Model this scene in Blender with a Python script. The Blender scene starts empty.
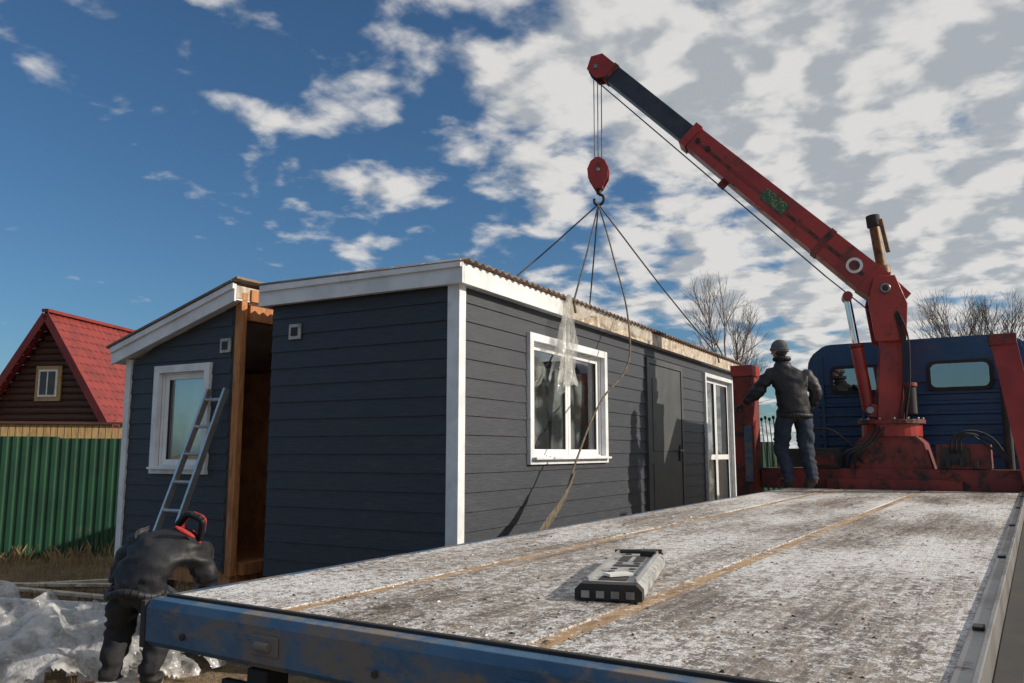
import bpy, bmesh, math, random
from mathutils import Vector, Matrix, noise as mnoise
random.seed(7)
R=math.radians
scene=bpy.context.scene

# ---------------------------------------------------------------- materials
def nodes_of(name):
    m=bpy.data.materials.new(name); m.use_nodes=True
    nt=m.node_tree; b=nt.nodes['Principled BSDF']
    return m,nt,b
def N(nt,t,**kw):
    n=nt.nodes.new(t)
    for k,v in kw.items():
        if k in n.inputs.keys(): n.inputs[k].default_value=v
        else: setattr(n,k,v)
    return n
def mth(nt,op,a,b=None,c=None,clamp=False):
    n=nt.nodes.new('ShaderNodeMath'); n.operation=op; n.use_clamp=clamp
    for i,v in enumerate((a,b,c)):
        if v is None: continue
        if isinstance(v,(int,float)): n.inputs[i].default_value=v
        else: nt.links.new(v,n.inputs[i])
    return n.outputs[0]
def mixc(nt,f,a,b,typ='MIX'):
    n=nt.nodes.new('ShaderNodeMix'); n.data_type='RGBA'; n.blend_type=typ
    for i,v in ((0,f),(6,a),(7,b)):
        if isinstance(v,(int,float)): n.inputs[i].default_value=v
        elif isinstance(v,tuple): n.inputs[i].default_value=(v[0],v[1],v[2],1)
        else: nt.links.new(v,n.inputs[i])
    return n.outputs[2]
def ramp(nt,f,a,b):
    n=nt.nodes.new('ShaderNodeMapRange'); n.interpolation_type='SMOOTHSTEP'
    nt.links.new(f,n.inputs[0]); n.inputs[1].default_value=a; n.inputs[2].default_value=b
    return n.outputs[0]
def noisen(nt,scale,detail=3,rough=.6,stretch=None,dist=0,seed=0):
    tc=nt.nodes.new('ShaderNodeTexCoord'); mp=nt.nodes.new('ShaderNodeMapping')
    nt.links.new(tc.outputs['Object'],mp.inputs[0])
    mp.inputs['Location'].default_value=(seed*3.7,seed*1.3,seed*2.1)
    if stretch: mp.inputs['Scale'].default_value=stretch
    n=nt.nodes.new('ShaderNodeTexNoise'); n.inputs['Scale'].default_value=scale
    n.inputs['Detail'].default_value=detail; n.inputs['Roughness'].default_value=rough
    n.inputs['Distortion'].default_value=dist
    nt.links.new(mp.outputs[0],n.inputs['Vector'])
    return n.outputs['Fac']
def bumpn(nt,b,h,strength,dist=.01):
    n=nt.nodes.new('ShaderNodeBump'); n.inputs['Strength'].default_value=strength
    n.inputs['Distance'].default_value=dist
    nt.links.new(h,n.inputs['Height']); nt.links.new(n.outputs[0],b.inputs['Normal'])
def pmat(name,c1,c2=None,scale=4,lo=.4,hi=.65,rough=.6,metal=0,bump=0,bscale=60,stretch=None,dirt=None,dlo=.55,dhi=.7,dscale=9,spec=.5,dstretch=None):
    m,nt,b=nodes_of(name)
    b.inputs['Roughness'].default_value=rough; b.inputs['Metallic'].default_value=metal
    b.inputs['Specular IOR Level'].default_value=spec
    c2=c2 or tuple(x*.75 for x in c1)
    col=mixc(nt,ramp(nt,noisen(nt,scale,stretch=stretch),lo,hi),c1,c2)
    if dirt:
        f=ramp(nt,noisen(nt,dscale,detail=6,rough=.7,seed=3,stretch=dstretch),dlo,dhi)
        col=mixc(nt,f,col,dirt)
        r=nt.nodes.new('ShaderNodeMapRange'); nt.links.new(f,r.inputs[0]); r.inputs[3].default_value=rough; r.inputs[4].default_value=.85
        nt.links.new(r.outputs[0],b.inputs['Roughness'])
    nt.links.new(col,b.inputs['Base Color'])
    if bump: bumpn(nt,b,noisen(nt,bscale,seed=5,stretch=stretch),bump)
    return m

M={}
M['siding']=pmat('siding_graphite',(.034,.040,.052),(.024,.029,.039),scale=2.5,rough=.5,bump=.35,bscale=9,stretch=(2,2,30),dirt=(.085,.09,.10),dlo=.52,dhi=.95,dscale=3,dstretch=(1,1,4))
M['white']=pmat('white_paint',(.74,.76,.78),(.62,.64,.66),rough=.45,dirt=(.35,.33,.3),dlo=.6,dhi=.85)
M['upvc']=pmat('upvc_white',(.8,.81,.82),(.72,.73,.75),rough=.3)
M['beige']=pmat('weathered_board',(.50,.42,.33),(.30,.22,.15),scale=6,rough=.7,bump=.4,bscale=20,dirt=(.62,.6,.56),dlo=.5,dhi=.65)
M['roofbrown']=pmat('roof_brown_metal',(.13,.085,.065),(.2,.14,.10),scale=5,rough=.5,dirt=(.5,.5,.5),dlo=.58,dhi=.68)
M['redpaint']=pmat('crane_red_paint',(.37,.033,.023),(.26,.025,.019),rough=.33,scale=2,dirt=(.09,.04,.03),dlo=.52,dhi=.72,dscale=5,bump=.08)
M['redbase']=pmat('red_paint_worn',(.24,.028,.020),(.15,.02,.015),rough=.5,scale=3,dirt=(.045,.033,.028),dlo=.46,dhi=.62,dscale=6,bump=.15)
M['navy']=pmat('boom_inner_section',(.020,.024,.04),(.035,.04,.06),rough=.4,dirt=(.12,.1,.09),dlo=.6,dhi=.75)
M['blue']=pmat('cab_blue_paint',(.018,.070,.16),(.014,.052,.125),rough=.35,scale=2,dirt=(.09,.09,.09),dlo=.5,dhi=.8)
M['bluerail']=pmat('rail_blue_paint',(.028,.085,.17),(.06,.13,.22),rough=.5,scale=4,lo=.35,hi=.7,dirt=(.17,.145,.125),dlo=.45,dhi=.60,dscale=6,bump=.25,bscale=30,dstretch=(1,1,2))
M['steel']=pmat('bare_steel',(.33,.33,.33),(.22,.21,.2),rough=.4,metal=.8,dirt=(.1,.07,.05),dlo=.55,dhi=.75)
M['alu']=pmat('aluminium',(.6,.6,.6),(.5,.5,.5),rough=.38,metal=.85)
M['chrome']=pmat('chromed_rod',(.75,.78,.82),(.7,.72,.75),rough=.12,metal=1)
M['black']=pmat('black_rubber',(.018,.018,.018),(.03,.028,.026),rough=.75,bump=.2)
M['dark']=pmat('dark_underframe',(.03,.03,.032),(.05,.042,.035),rough=.8)
M['grime']=pmat('brass_grime',(.22,.12,.04),(.08,.05,.03),scale=12,rough=.55,metal=.3)
M['rope']=pmat('steel_rope',(.06,.06,.06),(.1,.1,.1),rough=.5,metal=.4)
M['strap']=pmat('textile_sling',(.16,.13,.09),(.08,.065,.05),scale=18,rough=.9)
M['timber']=pmat('raw_timber',(.50,.22,.08),(.34,.13,.05),scale=5,rough=.75,stretch=(6,6,1),bump=.3,bscale=12)
M['osb']=pmat('brown_membrane',(.50,.22,.09),(.34,.14,.06),scale=6,rough=.8,bump=.3)
M['door']=pmat('steel_door_grey',(.058,.062,.065),(.075,.08,.082),scale=3,rough=.5)
M['fence']=pmat('green_corrugated_steel',(.012,.062,.030),(.009,.047,.024),scale=1.5,rough=.45,dirt=(.05,.06,.045),dlo=.55,dhi=.85,dscale=3)
M['yellowboard']=pmat('yellow_board',(.42,.28,.12),(.28,.18,.08),scale=6,rough=.7,stretch=(4,4,.6))
M['log']=pmat('brown_log',(.075,.032,.022),(.05,.022,.015),scale=3,rough=.6,stretch=(1,1,8))
M['redroof']=pmat('red_metal_tile',(.22,.028,.022),(.16,.021,.018),scale=2,rough=.5)
M['concrete']=pmat('concrete_block',(.3,.29,.27),(.2,.19,.18),rough=.9,bump=.4)
M['bark']=pmat('bare_bark',(.13,.10,.085),(.08,.06,.05),rough=.9)
M['jacket']=pmat('dark_jacket',(.011,.012,.016),(.018,.019,.023),scale=8,rough=.6,bump=.6,bscale=14)
M['jeans']=pmat('blue_jeans',(.014,.023,.045),(.024,.034,.058),scale=10,rough=.85,bump=.5,bscale=20)
M['workpants']=pmat('dark_work_trousers',(.013,.013,.016),(.022,.021,.022),rough=.85,bump=.5,bscale=20)
M['skin']=pmat('skin',(.42,.24,.17),(.36,.19,.13),rough=.5)
M['glove']=pmat('work_glove',(.05,.05,.052),(.03,.03,.03),rough=.9)
M['knit']=pmat('grey_knit_cap',(.13,.13,.135),(.09,.09,.09),scale=40,rough=.95,bump=.6,bscale=120)
M['darkknit']=pmat('black_knit_cap',(.018,.018,.02),(.012,.012,.013),scale=40,rough=.95,bump=.6,bscale=120)
M['redcloth']=pmat('red_collar_cloth',(.40,.03,.03),(.28,.02,.02),rough=.8,bump=.5,bscale=30)
M['lampred']=pmat('tail_lamp_red',(.35,.01,.01),rough=.2)
M['grey']=pmat('grey_plastic',(.42,.43,.42),(.28,.29,.29),scale=12,rough=.45,dirt=(.10,.09,.08),dlo=.52,dhi=.66,dscale=14,bump=.2)
M['labelw']=pmat('white_label',(.75,.75,.72),(.6,.6,.58),rough=.5)
M['labelg']=pmat('green_label',(.03,.10,.05),(.3,.25,.1),scale=30,lo=.55,hi=.6,rough=.5)
M['gravel']=pmat('pale_wood_offcut',(.55,.47,.36),(.42,.34,.25),rough=.8)
M['curtain']=pmat('pale_wall_panel',(.62,.60,.56),(.5,.48,.44),rough=.8)

m,nt,b=nodes_of('window_glass')
out=nt.nodes['Material Output']
tr=N(nt,'ShaderNodeBsdfTransparent'); tr.inputs[0].default_value=(.85,.9,.9,1)
gl=N(nt,'ShaderNodeBsdfGlossy'); gl.inputs['Roughness'].default_value=.012; gl.inputs[0].default_value=(.92,.94,.95,1)
mx=N(nt,'ShaderNodeMixShader'); mx.inputs[0].default_value=.36
bm_=N(nt,'ShaderNodeBump'); bm_.inputs['Strength'].default_value=.06; bm_.inputs['Distance'].default_value=.02
nt.links.new(noisen(nt,2.5,detail=1),bm_.inputs['Height']); nt.links.new(bm_.outputs[0],gl.inputs['Normal'])
nt.links.new(tr.outputs[0],mx.inputs[1]); nt.links.new(gl.outputs[0],mx.inputs[2]); nt.links.new(mx.outputs[0],out.inputs[0])
M['glass']=m
def film(name,trans,col,bs=16,bst=.9,lo=.35,hi=.65,ro=.18,nsc=5,tlf=.4):
    m,nt,b=nodes_of(name); out=nt.nodes['Material Output']
    b.inputs['Base Color'].default_value=(*col,1); b.inputs['Roughness'].default_value=ro; b.inputs['Specular IOR Level'].default_value=.8
    tl=N(nt,'ShaderNodeBsdfTranslucent'); tl.inputs[0].default_value=(*col,1)
    m1=N(nt,'ShaderNodeMixShader'); m1.inputs[0].default_value=tlf
    nt.links.new(b.outputs[0],m1.inputs[1]); nt.links.new(tl.outputs[0],m1.inputs[2])
    tr=N(nt,'ShaderNodeBsdfTransparent'); m2=N(nt,'ShaderNodeMixShader')
    f=mth(nt,'MULTIPLY',ramp(nt,noisen(nt,nsc,detail=2),lo,hi),trans)
    nt.links.new(f,m2.inputs[0]); nt.links.new(m1.outputs[0],m2.inputs[1]); nt.links.new(tr.outputs[0],m2.inputs[2])
    bumpn(nt,b,noisen(nt,bs,detail=3),bst,.03)
    nt.links.new(m2.outputs[0],out.inputs[0]); return m
M['film']=film('plastic_film',.78,(.80,.80,.77),14,.9,.28,.60,.10,4,.5)
M['filmpile']=film('plastic_sheet',.85,(.70,.71,.72),14,.8,.32,.66,.08,7)
M['added_sheer']=film('added_pale_film',.85,(.72,.73,.72),6,.5,.42,.60,.4,2.2)  # invented pale film, added behind the panes to brighten the windows

# frosty plywood deck
m,nt,b=nodes_of('frosted_plywood_deck')
grain=noisen(nt,2.2,detail=6,rough=.65,stretch=(14,.9,1))
patch=noisen(nt,.9,detail=4,rough=.6,seed=2,stretch=(1.8,.6,1))
fine=noisen(nt,30,detail=5,rough=.8,seed=4)
fine2=noisen(nt,110,detail=2,rough=.7,seed=6)
c=mixc(nt,ramp(nt,grain,.35,.66),(.145,.115,.095),(.36,.305,.255))
stain=ramp(nt,noisen(nt,5,detail=5,rough=.7,seed=8,stretch=(1.8,.6,1)),.54,.68)
c=mixc(nt,mth(nt,'MULTIPLY',stain,.75),c,(.065,.052,.043))
orange=ramp(nt,noisen(nt,1.3,detail=5,rough=.62,seed=11,stretch=(4.5,.5,1)),.60,.72)
c=mixc(nt,mth(nt,'MULTIPLY',orange,.65),c,(.50,.33,.19))
scr=ramp(nt,noisen(nt,7,detail=3,rough=.5,seed=15,stretch=(9,.35,1)),.66,.72)
c=mixc(nt,mth(nt,'MULTIPLY',scr,.6),c,(.58,.50,.41))
fr=mth(nt,'ADD',mth(nt,'MULTIPLY',fine,.85),mth(nt,'ADD',mth(nt,'MULTIPLY',patch,.60),mth(nt,'MULTIPLY',fine2,.35)))
frost=mth(nt,'MULTIPLY',ramp(nt,fr,.84,.98),mth(nt,'SUBTRACT',1,mth(nt,'MULTIPLY',orange,.6)))
c=mixc(nt,mth(nt,'MULTIPLY',frost,.88),c,(.80,.80,.80))
nt.links.new(c,b.inputs['Base Color'])
rr=nt.nodes.new('ShaderNodeMapRange'); nt.links.new(patch,rr.inputs[0]); rr.inputs[1].default_value=.35; rr.inputs[2].default_value=.65; rr.inputs[3].default_value=.33; rr.inputs[4].default_value=.58
nt.links.new(rr.outputs[0],b.inputs['Roughness'])
bumpn(nt,b,mth(nt,'ADD',fine,mth(nt,'MULTIPLY',grain,.6)),.9,.016)
M['deck']=m
M['deckstrip']=pmat('worn_wood_strip',(.42,.27,.14),(.24,.155,.09),scale=4,rough=.7,stretch=(4,1,1),dirt=(.62,.61,.6),dlo=.53,dhi=.63,dscale=30,bump=.4)

# ground
m,nt,b=nodes_of('trampled_earth')
g1=noisen(nt,.5,detail=5,rough=.65); g2=noisen(nt,6,detail=5,rough=.75,seed=2); g3=noisen(nt,26,detail=4,rough=.7,seed=5)
c=mixc(nt,ramp(nt,g1,.4,.62),(.15,.10,.06),(.26,.19,.11))
c=mixc(nt,ramp(nt,g2,.50,.68),c,(.07,.048,.033))
c=mixc(nt,mth(nt,'MULTIPLY',ramp(nt,g3,.6,.68),.7),c,(.45,.38,.27))
nt.links.new(c,b.inputs['Base Color']); b.inputs['Roughness'].default_value=.92
bumpn(nt,b,mth(nt,'ADD',g2,mth(nt,'MULTIPLY',g3,.5)),1,.06)
M['ground']=m
M['straw']=pmat('dry_grass',(.36,.25,.12),(.20,.14,.07),scale=3,rough=.9)

# ---------------------------------------------------------------- mesh builder
class MB:
    def __init__(s): s.v=[];s.f=[];s.m=[];s.mats=[]
    def mi(s,k):
        if k not in s.mats: s.mats.append(k)
        return s.mats.index(k)
    def add(s,vs,fs,k,T=None):
        o=len(s.v)
        for v in vs:
            v=Vector(v)
            s.v.append(T@v if T else v)
        i=s.mi(k)
        for f in fs: s.f.append([o+a for a in f]); s.m.append(i)
    def box(s,x0,x1,y0,y1,z0,z1,k,T=None):
        vs=[(x,y,z) for x in(x0,x1) for y in(y0,y1) for z in(z0,z1)]
        s.add(vs,[(0,1,3,2),(4,6,7,5),(0,4,5,1),(2,3,7,6),(0,2,6,4),(1,5,7,3)],k,T)
    def obox(s,p0,p1,w,h,k,up=(0,0,1),w1=None,h1=None,T=None):
        p0=Vector(p0);p1=Vector(p1);d=(p1-p0).normalized();sd=d.cross(Vector(up))
        if sd.length<1e-4: sd=d.cross(Vector((1,0,0)))
        sd.normalize();u=sd.cross(d); w1=w1 or w;h1=h1 or h
        vs=[]
        for p,a,c in((p0,w,h),(p1,w1,h1)):
            for i,j in((-1,-1),(1,-1),(1,1),(-1,1)): vs.append(p+sd*i*a/2+u*j*c/2)
        s.add(vs,[(3,2,1,0),(4,5,6,7),(0,1,5,4),(1,2,6,5),(2,3,7,6),(3,0,4,7)],k,T)
    def cyl(s,p0,p1,r0,r1=None,n=14,k='steel',T=None,cap=True):
        p0=Vector(p0);p1=Vector(p1);d=(p1-p0).normalized();a=d.orthogonal().normalized();b=d.cross(a);r1=r0 if r1 is None else r1
        vs=[p0+(a*math.cos(2*math.pi*i/n)+b*math.sin(2*math.pi*i/n))*r0 for i in range(n)]+[p1+(a*math.cos(2*math.pi*i/n)+b*math.sin(2*math.pi*i/n))*r1 for i in range(n)]
        fs=[(i,(i+1)%n,n+(i+1)%n,n+i) for i in range(n)]
        if cap: fs+= [tuple(range(n-1,-1,-1)),tuple(range(n,2*n))]
        s.add(vs,fs,k,T)
    def prism(s,poly,a,b,k,axis='x',T=None):
        n=len(poly)
        def P(t,p):
            return (t,p[0],p[1]) if axis=='x' else ((p[0],t,p[1]) if axis=='y' else (p[0],p[1],t))
        vs=[P(a,p) for p in poly]+[P(b,p) for p in poly]
        s.add(vs,[(i,(i+1)%n,n+(i+1)%n,n+i) for i in range(n)]+[tuple(range(n-1,-1,-1)),tuple(range(n,2*n))],k,T)
    def sph(s,c,r,k,T=None,nu=16,nv=12,fn=None):
        c=Vector(c); vs=[];fs=[]
        for j in range(nv+1):
            ph=math.pi*j/nv
            for i in range(nu):
                th=2*math.pi*i/nu
                d=Vector((math.sin(ph)*math.cos(th),math.sin(ph)*math.sin(th),math.cos(ph)))
                p=Vector((d.x*r[0],d.y*r[1],d.z*r[2]))
                if fn: p=fn(p,d)
                vs.append(c+p)
        for j in range(nv):
            for i in range(nu):
                fs.append((j*nu+i,(j+1)*nu+i,(j+1)*nu+(i+1)%nu,j*nu+(i+1)%nu))
        s.add(vs,fs,k,T)
    def build(s,name,parent=None,bevel=0,smooth=None,recalc=True):
        me=bpy.data.meshes.new(name); me.from_pydata([tuple(v) for v in s.v],[],s.f)
        for k in s.mats: me.materials.append(M[k])
        for p,i in zip(me.polygons,s.m): p.material_index=i
        if recalc:
            bm=bmesh.new(); bm.from_mesh(me); bmesh.ops.recalc_face_normals(bm,faces=bm.faces); bm.to_mesh(me); bm.free()
        o=bpy.data.objects.new(name,me); scene.collection.objects.link(o)
        if parent: o.parent=parent
        if bevel:
            md=o.modifiers.new('bevel','BEVEL'); md.width=bevel; md.segments=2; md.limit_method='ANGLE'; md.angle_limit=R(50)
        if smooth:
            for p in me.polygons: p.use_smooth=True
            try:
                me.set_sharp_from_angle(angle=R(smooth))
            except Exception: pass
        return o
def empty(name,loc=(0,0,0),rot=(0,0,0)):
    o=bpy.data.objects.new(name,None); scene.collection.objects.link(o); o.location=loc; o.rotation_euler=rot; o.empty_display_size=.2; return o
def curve(name,pts,r,k,parent=None,smooth=True):
    cu=bpy.data.curves.new(name,'CURVE'); cu.dimensions='3D'; cu.bevel_depth=r; cu.bevel_resolution=2; cu.resolution_u=10
    if smooth:
        sp=cu.splines.new('BEZIER'); sp.bezier_points.add(len(pts)-1)
        for bp,p in zip(sp.bezier_points,pts): bp.co=p; bp.handle_left_type=bp.handle_right_type='AUTO'
    else:
        sp=cu.splines.new('POLY'); sp.points.add(len(pts)-1)
        for bp,p in zip(sp.points,pts): bp.co=(*p,1)
    cu.materials.append(M[k]); o=bpy.data.objects.new(name,cu); scene.collection.objects.link(o)
    if parent: o.parent=parent
    return o

# ---------------------------------------------------------------- ground
def gh(x,y):
    return .05*mnoise.noise(Vector((x*.5,y*.5,0)))+.03*mnoise.noise(Vector((x*1.7,y*1.7,3)))
mb=MB()
vs=[];fs=[]
xs=[-900,-300,-120,-60,-35]+[-25+i*.35 for i in range(0,90)]+[12,30,60,120,300,900]
ys=[-300,-60,-20]+[-4+i*.35 for i in range(0,70)]+[24,32,45,70,120,300,1200]
for y in ys:
    for x in xs: vs.append((x,y,gh(x,y)-.03))
nx=len(xs)
for j in range(len(ys)-1):
    for i in range(nx-1): fs.append((j*nx+i,j*nx+i+1,(j+1)*nx+i+1,(j+1)*nx+i))
mb.add(vs,fs,'ground'); mb.build('ground',smooth=60)

# ---------------------------------------------------------------- house helpers
def siding(mb,T,u0,u1,z0,z1,ops,k,pitch=.155,depth=.016,slope=0.0):
    z=z0
    def lim(z):
        return u1 if slope==0 else max(u0+.001,min(u1,u0+(z1-z)/slope))
    while z<z1-1e-4:
        zt=min(z+pitch,z1)
        cuts=sorted(set([z,zt]+[c for o in ops for c in(o[2],o[3]) if z<c<zt]))
        for a,b in zip(cuts[:-1],cuts[1:]):
            mid=(a+b)/2
            cur=u0; iv=[]
            for o in sorted(o for o in ops if o[2]<mid<o[3]):
                if o[0]>cur: iv.append((cur,o[0],False))
                cur=max(cur,o[1])
            iv.append((cur,None,True))
            na=depth*(1-(a-z)/pitch)*.7; nb=depth*(1-(b-z)/pitch)*.7
            for p,q,last in iv:
                qa=lim(a) if last else q; qb=lim(b) if last else q
                if qa-p<.002: continue
                mb.add([(p,na,a),(qa,na,a),(qb,nb,b),(p,nb,b)],[(0,1,2,3)],k,T)
                if a==z:
                    mb.add([(p,na,a),(qa,na,a),(qa,-.006,a+.002),(p,-.006,a+.002)],[(0,1,2,3)],k,T)
        z=zt
def window(mb,T,u0,u1,z0,z1,mull=(),trim=.075,hbar=()):
    pr=.045
    mb.box(u0-trim,u0,-.01,pr,z0-trim,z1+trim,'white',T); mb.box(u1,u1+trim,-.01,pr,z0-trim,z1+trim,'white',T)
    mb.box(u0,u1,-.01,pr-.003,z1,z1+trim,'white',T); mb.box(u0,u1,-.01,pr-.003,z0-trim,z0,'white',T)
    mb.box(u0-trim*.6,u1+trim*.6,pr+.001,pr+.05,z0-.03,z0-.008,'white',T)
    for a,b in((u0,u0+.012),(u1-.012,u1)): mb.box(a,b,-.09,-.011,z0,z1,'upvc',T)
    mb.box(u0+.012,u1-.012,-.09,-.011,z1-.012,z1,'upvc',T); mb.box(u0+.012,u1-.012,-.09,-.011,z0,z0+.012,'upvc',T)
    f=.055; n0,n1=-.08,-.035
    ed=[u0+.012]+list(mull)+[u1-.012]
    for a,b in zip(ed[:-1],ed[1:]):
        a1=a+.004;b1=b-.004
        zz=[z0+.012]+list(hbar)+[z1-.012]
        mb.box(a1,a1+f,n0,n1,z0+.012,z1-.012,'upvc',T); mb.box(b1-f,b1,n0,n1,z0+.012,z1-.012,'upvc',T)
        mb.box(a1+f,b1-f,n0,n1-.003,zz[0],zz[0]+f,'upvc',T); mb.box(a1+f,b1-f,n0,n1-.003,zz[-1]-f,zz[-1],'upvc',T)
        for h in hbar: mb.box(a1+f,b1-f,n0,n1-.003,h-.04,h+.04,'upvc',T)
        mb.add([(a1+f,-.06,zz[0]+f),(b1-f,-.06,zz[0]+f),(b1-f,-.06,zz[-1]-f),(a1+f,-.06,zz[-1]-f)],[(0,1,2,3)],'glass',T)
        g=.008
        mb.box(a1+f,a1+f+g,-.062,-.04,zz[0]+f,zz[-1]-f,'black',T); mb.box(b1-f-g,b1-f,-.062,-.04,zz[0]+f,zz[-1]-f,'black',T)
def added_sheer(parent,T,u0,u1,z0,z1,n,name,seed=0):
    mb=MB(); vs=[];fs=[]; nu,nv=40,16
    for j in range(nv+1):
        for i in range(nu+1):
            s=i/nu;t=j/nv; u=u0+(u1-u0)*s; z=z0+(z1-z0)*t
            vs.append((u,n+.022*math.sin(u*19+seed+math.sin(z*3))+.03*mnoise.noise(Vector((u*3,z*2,seed))),z+.03*mnoise.noise(Vector((u*4,seed,0)))))
    for j in range(nv):
        for i in range(nu):
            a=j*(nu+1)+i; fs.append((a,a+1,a+nu+2,a+nu+1))
    mb.add(vs,fs,'added_sheer',T); mb.build(name,parent,smooth=80)
TL=Matrix(((0,1,0,0),(1,0,0,0),(0,0,1,0),(0,0,0,1)))          # long wall (faces +x): u=y,n=x
TE=Matrix(((-1,0,0,0),(0,-1,0,0),(0,0,1,0),(0,0,0,1)))        # end wall (faces -y): u=-x

# ---------------------------------------------------------------- front module house
HR=R(3.3)
h1=empty('modular_house',(-3.90,5.31,0),(0,0,HR))
W,L,Z0,Z1=2.06,8.75,.60,3.06
mb=MB()
win=(1.24,2.94,1.66,2.74); dr=(4.36,5.82,.66,2.90); gz=(6.98,8.52,.70,2.86)
ops=[win,dr,gz]
siding(mb,TL,.07,L-.05,Z0,Z1,ops,'siding')
siding(mb,TE,.07,W-.004,Z0,Z1,[],'siding')
TB=Matrix(((1,0,0,-W),(0,1,0,L),(0,0,1,0),(0,0,0,1)))
siding(mb,TB,0,W,Z0,Z1,[],'siding')
TW=Matrix(((0,-1,0,-W),(1,0,0,0),(0,0,1,0),(0,0,0,1)))
siding(mb,TW,0,L,Z0,Z1,[],'siding')
mb.build('siding_walls',h1,recalc=False)
mb=MB()
mb.box(0.0,.028,-.028,.072,Z0-.02,Z1,'white'); mb.box(-.088,0.0,-.028,-.0,Z0-.02,Z1,'white')
mb.box(0,.026,L-.06,L+.02,Z0-.02,Z1,'white')
mb.box(-W+.01,-.01,.01,L-.01,Z1-.03,Z1+.12,'beige'); mb.box(-W+.01,-.01,.01,L-.01,Z0-.14,Z0+.01,'dark')
mb.box(-W+.02,-W+.14,.05,L-.05,Z0-.3,Z0-.142,'timber'); mb.box(-.16,-.04,.05,L-.05,Z0-.3,Z0-.142,'timber')
for yy in(.4,2.9,5.5,8.2):
    for xx in(-W+.0,-.28): mb.box(xx,xx+.28,yy,yy+.28,-.1,Z0-.302,'concrete')
mb.box(-W-.07,.10,-.10,-.075,Z1-.015,Z1+.165,'white')
mb.box(-W-.065,.095,-.125,-.101,Z1+.115,Z1+.175,'white')
mb.box(-W-.07,.08,-.075,-.03,Z1-.012,Z1+.002,'white')
mb.box(.078,.102,-.074,1.75,Z1-.015,Z1+.15,'white')
mb.box(.078,.099,1.752,L+.1,Z1-.012,Z1+.145,'beige')
mb.box(-.0,.077,-.03,L+.1,Z1-.01,Z1+.004,'white')
mb.box(-W-.095,-W-.071,-.1,L+.1,Z1-.015,Z1+.15,'white')
mb.box(-1.83,-1.69,-.03,-.012,2.72,2.86,'grey'); mb.box(-1.80,-1.72,-.036,-.031,2.75,2.83,'dark')
mb.build('trim_and_frame',h1,bevel=.004)
mb=MB()
mb.box(-W+.03,-.1,.05,.06,Z0+.02,Z1-.03,'curtain');mb.box(-W+.03,-.1,L-.06,L-.05,Z0+.02,Z1-.03,'curtain')
mb.box(-W+.02,-W+.03,.06,L-.06,Z0+.02,Z1-.03,'curtain');mb.box(-W+.03,-.1,3.6,3.66,Z0+.02,Z1-.03,'curtain')
mb.build('interior_partitions',h1)
added_sheer(h1,TL,win[0]-.1,win[1]+.1,win[0]-.0+.30,win[3]-.18,-.20,'added_inner_film',3)  # film added inside so the window and glazed door read lighter
added_sheer(h1,TL,gz[0]-.1,gz[1]+.1,.8,2.8,-.20,'added_inner_film',8)
mb=MB(); window(mb,TL,win[0],win[1],win[2],win[3],mull=((win[0]+win[1])/2+.05,)); mb.build('window_unit',h1,bevel=.003)
mb=MB(); window(mb,TL,gz[0],gz[1],gz[2],gz[3],mull=(7.72,),hbar=(1.62,),trim=.06); mb.build('glazed_door_unit',h1,bevel=.003)
mb=MB(); u0,u1,z0,z1=dr
mb.box(u0,u0+.07,-.02,.03,z0,z1,'door',TL); mb.box(u1-.07,u1,-.02,.03,z0,z1,'door',TL); mb.box(u0+.07,u1-.07,-.02,.029,z1-.07,z1,'door',TL)
mb.box(u0+.078,u1-.078,-.03,.018,z0+.02,z1-.078,'door',TL)
mb.box(u0+.2,u1-.2,.019,.024,z0+.2,z0+.9,'door',TL); mb.box(u0+.2,u1-.2,.019,.024,z0+1.05,z1-.25,'door',TL)
mb.box(u1-.22,u1-.17,.019,.032,z0+.92,z0+1.14,'black',TL); mb.cyl((u1-.195,.03,z0+1.06),(u1-.195,.075,z0+1.06),.012,k='steel',T=TL); mb.cyl((u1-.195,.075,z0+1.06),(u1-.33,.075,z0+1.06),.012,k='steel',T=TL)
mb.build('entrance_door',h1,bevel=.006)
mb=MB(); vs=[];fs=[]
n=360
for i in range(n+1):
    y=-.13+(L+.28)*i/n; z=Z1+.195+.016*math.sin(y*2*math.pi/.11)
    for x in(-W-.12,.15): vs.append((x,y,z-(.02 if x>0 else 0)))
for i in range(n): fs.append((2*i,2*i+1,2*i+3,2*i+2))
mb.add(vs,fs,'roofbrown'); o=mb.build('corrugated_roof',h1,smooth=80); s=o.modifiers.new('s','SOLIDIFY'); s.thickness=.006
# hanging plastic film: bunched at the top, flaring below
mb=MB(); vs=[];fs=[]; nu,nv=44,50
for j in range(nv+1):
    t=j/nv
    for i in range(nu+1):
        s=i/nu-.5
        wdt=.06+.42*min(1,t*1.15)**.8
        y=1.80+s*wdt*(1+.1*math.sin(t*9))-.10*t
        x=.15+.040*math.sin(s*34+t*2)*(.3+t)+.05*mnoise.noise(Vector((s*5,t*3,1)))+.012*mnoise.noise(Vector((s*22,t*14,1)))
        z=3.26-.90*t-.12*mnoise.noise(Vector((s*6,3,0)))*t*2
        vs.append((x,y,z))
for j in range(nv):
    for i in range(nu):
        a=j*(nu+1)+i; fs.append((a,a+1,a+nu+2,a+nu+1))
mb.add(vs,fs,'film'); mb.build('hanging_plastic_film',h1,smooth=80)
mb=MB(); vs=[];fs=[]
for i in range(61):
    y=1.9+i*.04
    for j in range(5):
        vs.append((.112+.012*mnoise.noise(Vector((y*6,j,0)))+.006*j,y,3.235-.035*j*(1+.6*mnoise.noise(Vector((y*2.2,0,4))))))
for i in range(60):
    for j in range(4): fs.append((i*5+j,i*5+j+1,i*5+j+6,i*5+j+5))
mb.add(vs,fs,'film'); mb.build('eave_film',h1,smooth=80)

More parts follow.
